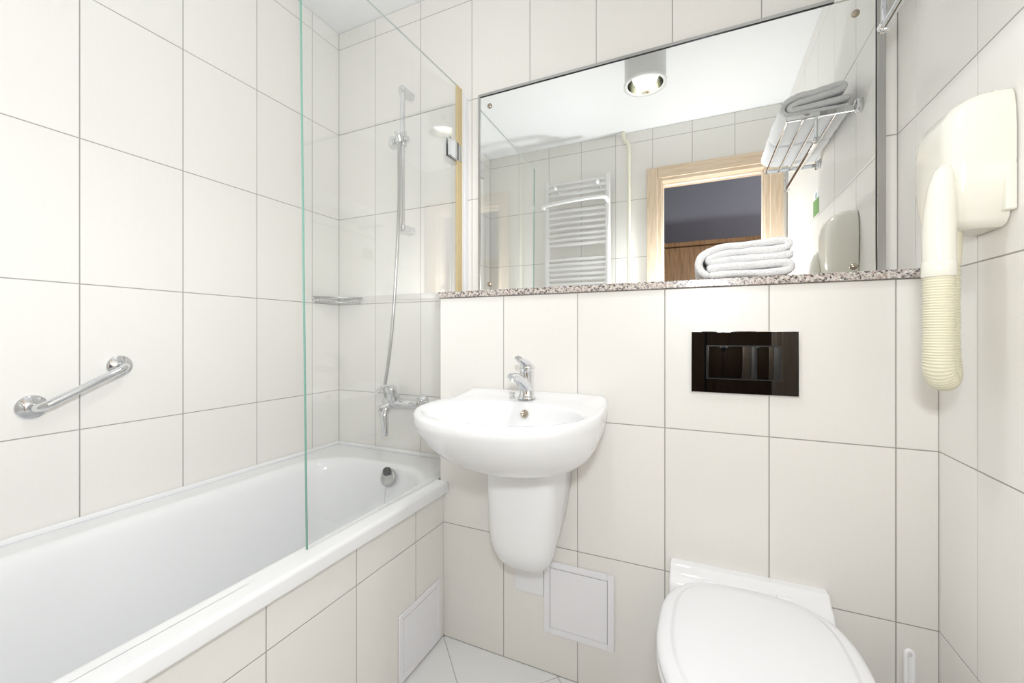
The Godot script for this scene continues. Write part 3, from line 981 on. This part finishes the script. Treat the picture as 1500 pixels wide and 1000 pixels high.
func build_grab_bar() -> void:
	var a := Vector3(XL, 0.876, 0.988)
	var b := Vector3(XL, 0.969, 0.812)
	var t := thing("grab_bar", "short chrome grab bar slanting across the tiles above the bathtub", "grab bar", a)
	for p in [a, b]:
		part("rosette", lathe_to([[0.0, 0.011], [0.0135, 0.011], [0.016, 0.0098], [0.0275, 0.0062], [0.0300, 0.0045], [0.031, 0.002], [0.031, 0.0]], p - a, Vector3(1, 0, 0), 36), "chrome", t)
	var o := Vector3(0.05, 0, 0)
	var d := (b - a).normalized()
	var path := [a, a + Vector3(0.028, 0, 0)]
	for k in range(1, 7):
		var th := PI / 2 * k / 6
		path.append(a + Vector3(0.028 + 0.022 * sin(th), 0, 0) + d * 0.022 * (1 - cos(th)))
	for k in range(0, 7):
		var th := PI / 2 * k / 6
		path.append(b + Vector3(0.028 + 0.022 * cos(th), 0, 0) - d * 0.022 * (1 - sin(th)))
	path.append(b)
	var loc := []
	for p in path:
		loc.append(p - a)
	part("bar", tube(loc, 0.0104, 20), "chrome", t)

func build_shower() -> void:
	# slide rail
	var x := -1.127
	var z := 0.06
	var t := thing("shower_rail", "chrome shower slide rail on the wall behind the glass screen", "shower rail", Vector3(x, 0, 0))
	part("rail", rod(Vector3(0, 1.492, z), Vector3(0, 2.09, z), 0.0095, 18), "chrome", t)
	for y in [2.078, 1.503]:
		part("bracket", join([[lathe_to([[0.0, 0.016], [0.009, 0.015], [0.015, 0.010], [0.017, 0.0], [0.017, -0.058]], Vector3(0, y, z), Vector3(0, 0, 1), 24), Transform3D()]]), "chrome", t)
	var sl := part("slider", join([[rod(Vector3(0, 1.845, z), Vector3(0, 1.905, z), 0.0165, 20), Transform3D()], [rod(Vector3(-0.03, 1.868, z + 0.004), Vector3(0.03, 1.868, z + 0.004), 0.013, 18), Transform3D()]]), "chrome", t)
	part("knob", lathe_to([[0.0, 0.0], [0.018, 0.002], [0.021, 0.008], [0.021, 0.022], [0.017, 0.026], [0.0, 0.027]], Vector3(-0.028, 1.868, z + 0.006), Vector3(-1, 0, 0.1), 20), "chrome", sl)
	part("holder", lathe_to([[0.013, -0.02], [0.016, 0.0], [0.018, 0.016], [0.015, 0.018]], Vector3(0.004, 1.872, z + 0.028), Vector3(0, 1, 0.3), 20), "chrome", sl)
	# hose
	var pts := smooth_path([Vector3(-1.1232, 1.8505, 0.0805), Vector3(-1.1225, 1.80, 0.088), Vector3(-1.122, 1.65, 0.088), Vector3(-1.126, 1.50, 0.090), Vector3(-1.137, 1.32, 0.09), Vector3(-1.152, 1.12, 0.092), Vector3(-1.174, 0.95, 0.093), Vector3(-1.207, 0.84, 0.078), Vector3(-1.213, 0.7975, 0.064)], 20)
	var ev := resample(pts, 0.0022)
	var r := []
	for i in ev.size():
		r.append(0.0066 + 0.0006 * cos(PI * i))
	var hs := part("shower_hose", tube(ev, r, 12), "satin_metal", self)
	tag(hs, "ribbed metal shower hose hanging from the slide rail to the bath mixer", "hose")
	# bath mixer
	var m := thing("bath_mixer", "chrome single-lever bath mixer on the wall above the tub", "tap", Vector3(-1.145, 0.775, 0))
	for s in [0.075, -0.075]:
		part("wall_rosette", lathe_to([[0.033, 0.0], [0.033, 0.004], [0.029, 0.012], [0.018, 0.018], [0.015, 0.03], [0.0, 0.03]], Vector3(s, 0, 0.0), Vector3(0, 0, 1), 28), "chrome", m)
		part("union_nut", lathe_to([[0.0, 0.022], [0.016, 0.022], [0.0175, 0.03], [0.0175, 0.042], [0.015, 0.05], [0.0, 0.05]], Vector3(s, 0, 0.0), Vector3(0, 0, 1), 20), "chrome", m)
	part("body", tube([Vector3(-0.085, 0, 0.056), Vector3(-0.08, 0, 0.056), Vector3(-0.045, 0, 0.06), Vector3(0.03, 0, 0.056), Vector3(0.08, 0, 0.056), Vector3(0.086, 0, 0.056)], [0.012, 0.017, 0.021, 0.0175, 0.0155, 0.012], 22), "chrome", m)
	part("cartridge", lathe_to([[0.022, -0.02], [0.0235, 0.0], [0.0235, 0.03], [0.021, 0.036], [0.0235, 0.039], [0.0225, 0.056], [0.016, 0.062], [0.0, 0.064]], Vector3(-0.028, 0.012, 0.064), Vector3(0, 1, 0.35), 26), "chrome", m)
	part("lever", tube(smooth_path([Vector3(-0.028, 0.068, 0.078), Vector3(-0.034, 0.075, 0.105), Vector3(-0.038, 0.064, 0.135), Vector3(-0.042, 0.05, 0.155)], 5), 0.011, 16, Vector2(1.0, 0.5)), "chrome", m)
	part("diverter", join([[rod(Vector3(-0.04, -0.006, 0.075), Vector3(-0.062, -0.018, 0.10), 0.009, 16), Transform3D()], [lathe_to([[0.0, 0.0], [0.0115, 0.002], [0.0115, 0.014], [0.0, 0.016]], Vector3(-0.062, -0.018, 0.10), Vector3(-0.6, -0.3, 0.8), 18), Transform3D()]]), "chrome", m)
	part("spout", tube(smooth_path([Vector3(-0.048, -0.012, 0.058), Vector3(-0.05, -0.03, 0.085), Vector3(-0.047, -0.055, 0.097), Vector3(-0.042, -0.10, 0.099), Vector3(-0.040, -0.134, 0.100)], 5), [0.018, 0.018, 0.018, 0.018, 0.018, 0.018, 0.018, 0.0178, 0.0176, 0.0174, 0.017, 0.0166, 0.0162, 0.0156, 0.0148, 0.014, 0.0132, 0.0124, 0.0116, 0.0108, 0.010], 20), "chrome", m)

func build_soap_basket() -> void:
	var y := 1.222
	var c := Vector3(XL, y, 0)
	var t := thing("soap_basket", "small chrome wire soap basket in the shower corner", "soap basket", c)
	var arc := func(r: float, yy: float, a0 := 0.02, a1 := 0.98) -> Array:
		var o := []
		for k in 17:
			var u := lerpf(a0, a1, k / 16.0)
			var a := PI / 2 * u
			# a shallow bow between the two walls
			var chord := Vector3(r * u, 0, r * (1 - u))
			var bow := Vector3(r * sin(a), 0, r * cos(a))
			o.append(chord.lerp(bow, 0.45) + Vector3(0.002, yy, 0.002))
		return o
	part("top_wire", tube(arc.call(0.147, 0.004), 0.0036, 10), "satin_metal", t)
	part("bottom_wire", tube(arc.call(0.140, -0.018), 0.0026, 8), "satin_metal", t)
	part("side_wire", rod(Vector3(0.004, 0.004, 0.004), Vector3(0.004, 0.004, 0.147), 0.0022, 8), "chrome", t)
	part("side_wire", rod(Vector3(0.004, 0.004, 0.004), Vector3(0.147, 0.004, 0.004), 0.0022, 8), "chrome", t)
	var f: Array = arc.call(0.147, 0.004)
	var g: Array = arc.call(0.140, -0.018)
	for k in range(1, 16):
		part("wire", tube([f[k], g[k], Vector3(g[k].x * 0.12 + 0.003, -0.018, g[k].z * 0.12 + 0.003)], 0.0015, 6), "chrome", t)
	for p in [Vector3(0, 0, 0.143), Vector3(0.143, 0, 0)]:
		var n := Vector3(1, 0, 0) if p.x == 0 else Vector3(0, 0, 1)
		part("wall_button", lathe_to([[0.009, 0.0], [0.009, 0.006], [0.006, 0.009], [0.0, 0.009]], p, n, 16), "chrome", t)

func build_radiator() -> void:
	var z := 1.49
	var t := thing("towel_radiator", "white ladder towel radiator on the far wall, seen in the mirror", "radiator", Vector3(-0.807, 0, z))
	for x in [-0.222, 0.222]:
		part("post", lathe_to([[0.0, 0.0], [0.014, 0.002], [0.0185, 0.006], [0.0185, 1.594], [0.014, 1.598], [0.0, 1.6]], Vector3(x, 0.59, 0), Vector3.UP, 18), "white_enamel_metal", t)
	for y in [2.150, 2.112, 2.074, 1.950, 1.908, 1.866, 1.824, 1.782, 1.745, 1.708, 1.600, 1.566, 1.530, 1.494, 1.458, 1.42, 1.30, 1.262, 1.224, 1.186, 1.148, 1.11, 0.98, 0.94, 0.90, 0.86, 0.82, 0.78, 0.66, 0.63]:
		var p := []
		for k in 9:
			var u := k / 8.0
			p.append(Vector3(lerpf(-0.222, 0.222, u), y, -0.014 * sin(PI * u)))
		part("bar", tube(p, 0.0115, 12), "white_enamel_metal", t)
	part("towel_bar", tube(smooth_path([Vector3(-0.235, 1.985, 0.0), Vector3(-0.235, 1.985, -0.05), Vector3(-0.215, 1.99, -0.075), Vector3(0.0, 2.0, -0.09), Vector3(0.19, 2.005, -0.075), Vector3(0.222, 1.995, -0.04), Vector3(0.222, 1.985, 0.0)], 5), 0.0135, 14), "white_enamel_metal", t)
	for p in [Vector3(-0.15, 2.118, 0), Vector3(0.155, 2.125, 0)]:
		part("bracket", join([[lathe_to([[0.0, 0.0], [0.013, 0.0], [0.013, 0.05], [0.010, 0.055], [0.0, 0.055]], p, Vector3(0, 0, -1), 18), Transform3D()], [rod(p, p + Vector3(0, 0, ZF - z - 0.001), 0.008, 12), Transform3D()]]), "white_enamel_metal", t)
	var pp := part("heating_pipe", tube(smooth_path([Vector3(-0.486, 2.4765, 1.54), Vector3(-0.485, 2.44, 1.54), Vector3(-0.478, 2.415, 1.54), Vector3(-0.456, 2.385, 1.54), Vector3(-0.45, 2.36, 1.54), Vector3(-0.45, 2.30, 1.54)], 6) + [Vector3(-0.45, 0.001, 1.54)], 0.0115, 14), "cream_pipe", self)
	tag(pp, "cream heating pipe rising to the ceiling beside the towel radiator", "pipe")

func build_lamp() -> void:
	var t := thing("ceiling_lamp", "round white surface-mounted ceiling downlight, seen in the mirror", "ceiling lamp", Vector3(LAMP.x, CEIL, LAMP.z))
	var h := LAMP.y - CEIL
	part("can", lathe([[0.0, -0.0005], [0.1, -0.0005], [0.1, h + 0.012], [0.104, h + 0.010], [0.104, h], [0.088, h], [0.086, h + 0.004]], 48, false), "white_enamel_metal", t)
	part("reflector", lathe([[0.0865, h + 0.003], [0.083, h + 0.03], [0.074, h + 0.06], [0.062, h + 0.085]], 48, false), "reflector", t)
	part("diffuser", lathe([[0.0, h + 0.07], [0.066, h + 0.07], [0.066, h + 0.076], [0.0, h + 0.076]], 40), "lamp_glow", t)
	part("bulb", join([[rod(Vector3(-0.05, h + 0.045, -0.012), Vector3(0.05, h + 0.045, -0.012), 0.0085, 14), Transform3D()], [rod(Vector3(-0.05, h + 0.045, 0.012), Vector3(0.05, h + 0.045, 0.012), 0.0085, 14), Transform3D()]]), "lamp_glow", t)
	var l := SpotLight3D.new()
	l.name = "downlight"
	l.spot_angle = 65.0
	l.spot_angle_attenuation = 0.5
	l.spot_range = 10.0
	l.spot_attenuation = 2.0
	l.light_size = 0.06
	l.position = Vector3(LAMP.x, LAMP.y + 0.045, LAMP.z)
	l.rotation.x = -PI / 2
	l.light_color = Color(0.985, 0.99, 1.0)
	l.light_energy = 0.4
	l.shadow_enabled = true
	add_child(l)
	# lamp of the dim room beyond the doorway
	var g := thing("hall_lamp", "small white globe lamp on the ceiling of the dim next room", "ceiling lamp", Vector3(1.0, 2.6, 2.2))
	part("base", lathe([[0.0, -0.0005], [0.06, -0.0005], [0.06, -0.015], [0.05, -0.02], [0.0, -0.02]], 24), "white_enamel_metal", g)
	part("globe", lathe([[0.03, -0.02], [0.05, -0.035], [0.062, -0.07], [0.05, -0.105], [0.03, -0.12], [0.0, -0.125]], 24), "lamp_glow", g)
	var o := OmniLight3D.new()
	o.name = "hall_light"
	o.position = Vector3(1.0, 2.53, 2.2)
	o.light_size = 0.04
	o.light_energy = 0.2
	o.omni_range = 10.0
	o.omni_attenuation = 2.0
	o.shadow_enabled = true
	add_child(o)

# the photographer's flash with a diffuser dome, on the camera just behind the lens
func build_flash() -> void:
	var at := Vector3(0.03, 1.30, 1.49)
	var t := thing("flash_unit", "black flash with a white diffuser dome on a stand in the doorway", "flash", at)
	part("dome", rbox_at(Vector3.ZERO, Vector3(0.036, 0.030, 0.026), 0.010, 4), "lamp_glow", t)
	part("head", rbox_at(Vector3(0, -0.046, 0.0), Vector3(0.034, 0.015, 0.022), 0.004, 2), "dark_plug", t)
	part("body", rbox_at(Vector3(0, -0.105, 0.004), Vector3(0.034, 0.043, 0.02), 0.005, 2), "dark_plug", t)
	part("stand", rod(Vector3(0, 0.11 - at.y, 0.004), Vector3(0, -0.149, 0.004), 0.007, 14), "dark_plug", t)
	for k in 3:
		var an := TAU * k / 3.0 + PI
		part("leg", rod(Vector3(0, 0.13 - at.y, 0.004), Vector3(0.16 * sin(an), 0.0065 - at.y, 0.004 + 0.16 * cos(an)), 0.006, 12), "dark_plug", t)
	var l := OmniLight3D.new()
	l.name = "flash_light"
	l.omni_range = 10.0
	l.omni_attenuation = 2.0
	l.light_size = 0.06
	l.light_energy = 0.6
	l.light_color = Color(0.965, 0.985, 1.0)
	l.shadow_enabled = true
	l.position = at
	add_child(l)
	# its head is tilted, so that most of its light is bounced off the left wall
	var u := SpotLight3D.new()
	u.name = "flash_beam"
	u.spot_angle = 56.0
	u.spot_angle_attenuation = 1.0
	u.spot_range = 10.0
	u.spot_attenuation = 2.0
	u.light_size = 0.06
	u.light_energy = 0.8
	u.light_color = l.light_color
	u.shadow_enabled = true
	add_child(u)
	u.look_at_from_position(at, Vector3(XL, 1.75, 0.75), Vector3(0, 1, 0))

func build_small() -> void:
	# leaflet on the right wall
	var s := thing("leaflet", "small green and white notice on the right wall, seen in the mirror", "notice", Vector3(XR, 1.66, 0.88))
	sm("leaf_green", Color(0.50, 0.66, 0.42), 0.4)
	sm("leaf_grey", Color(0.70, 0.76, 0.78), 0.4)
	part("card", cbox(Vector3(-0.0012, -0.055, -0.05), Vector3(-0.0002, 0.055, 0.05), 0.0002), "white_plastic", s)
	part("print", cbox(Vector3(-0.0018, -0.055, -0.05), Vector3(-0.0012, 0.018, 0.05), 0.0002), "leaf_green", s)
	part("print", cbox(Vector3(-0.0018, 0.022, -0.02), Vector3(-0.0012, 0.045, 0.012), 0.0002), "leaf_grey", s)
	# toilet brush
	var hpos := Vector3(0.402, 0, 0.305)
	var hd := thing("brush_holder", "white toilet brush holder on the floor right of the toilet", "brush holder", hpos)
	part("cup", lathe([[0.0, 0.0005], [0.045, 0.0005], [0.047, 0.004], [0.041, 0.11], [0.039, 0.12], [0.036, 0.118], [0.038, 0.11], [0.042, 0.01], [0.0, 0.008]], 28), "white_plastic", hd)
	var br := thing("toilet_brush", "white toilet brush handle standing right of the toilet", "toilet brush", hpos + Vector3(0, 0.012, 0))
	part("bristles", lathe([[0.0, 0.0], [0.028, 0.01], [0.03, 0.06], [0.02, 0.085], [0.0, 0.086]], 20), "white_plastic", br)
	part("handle", join([[rod(Vector3(-0.006, 0.08, 0), Vector3(-0.006, 0.374, 0), 0.0042, 12), Transform3D()], [rod(Vector3(0.006, 0.08, 0), Vector3(0.006, 0.374, 0), 0.0042, 12), Transform3D()], [cbox(Vector3(-0.006, 0.08, -0.0022), Vector3(0.006, 0.372, 0.0012), 0.0004), Transform3D()], [tube(smooth_path([Vector3(-0.006, 0.372, 0), Vector3(-0.0055, 0.380, 0), Vector3(0, 0.3845, 0), Vector3(0.0055, 0.380, 0), Vector3(0.006, 0.372, 0)], 5), 0.0042, 12), Transform3D()]]), "white_plastic", br)
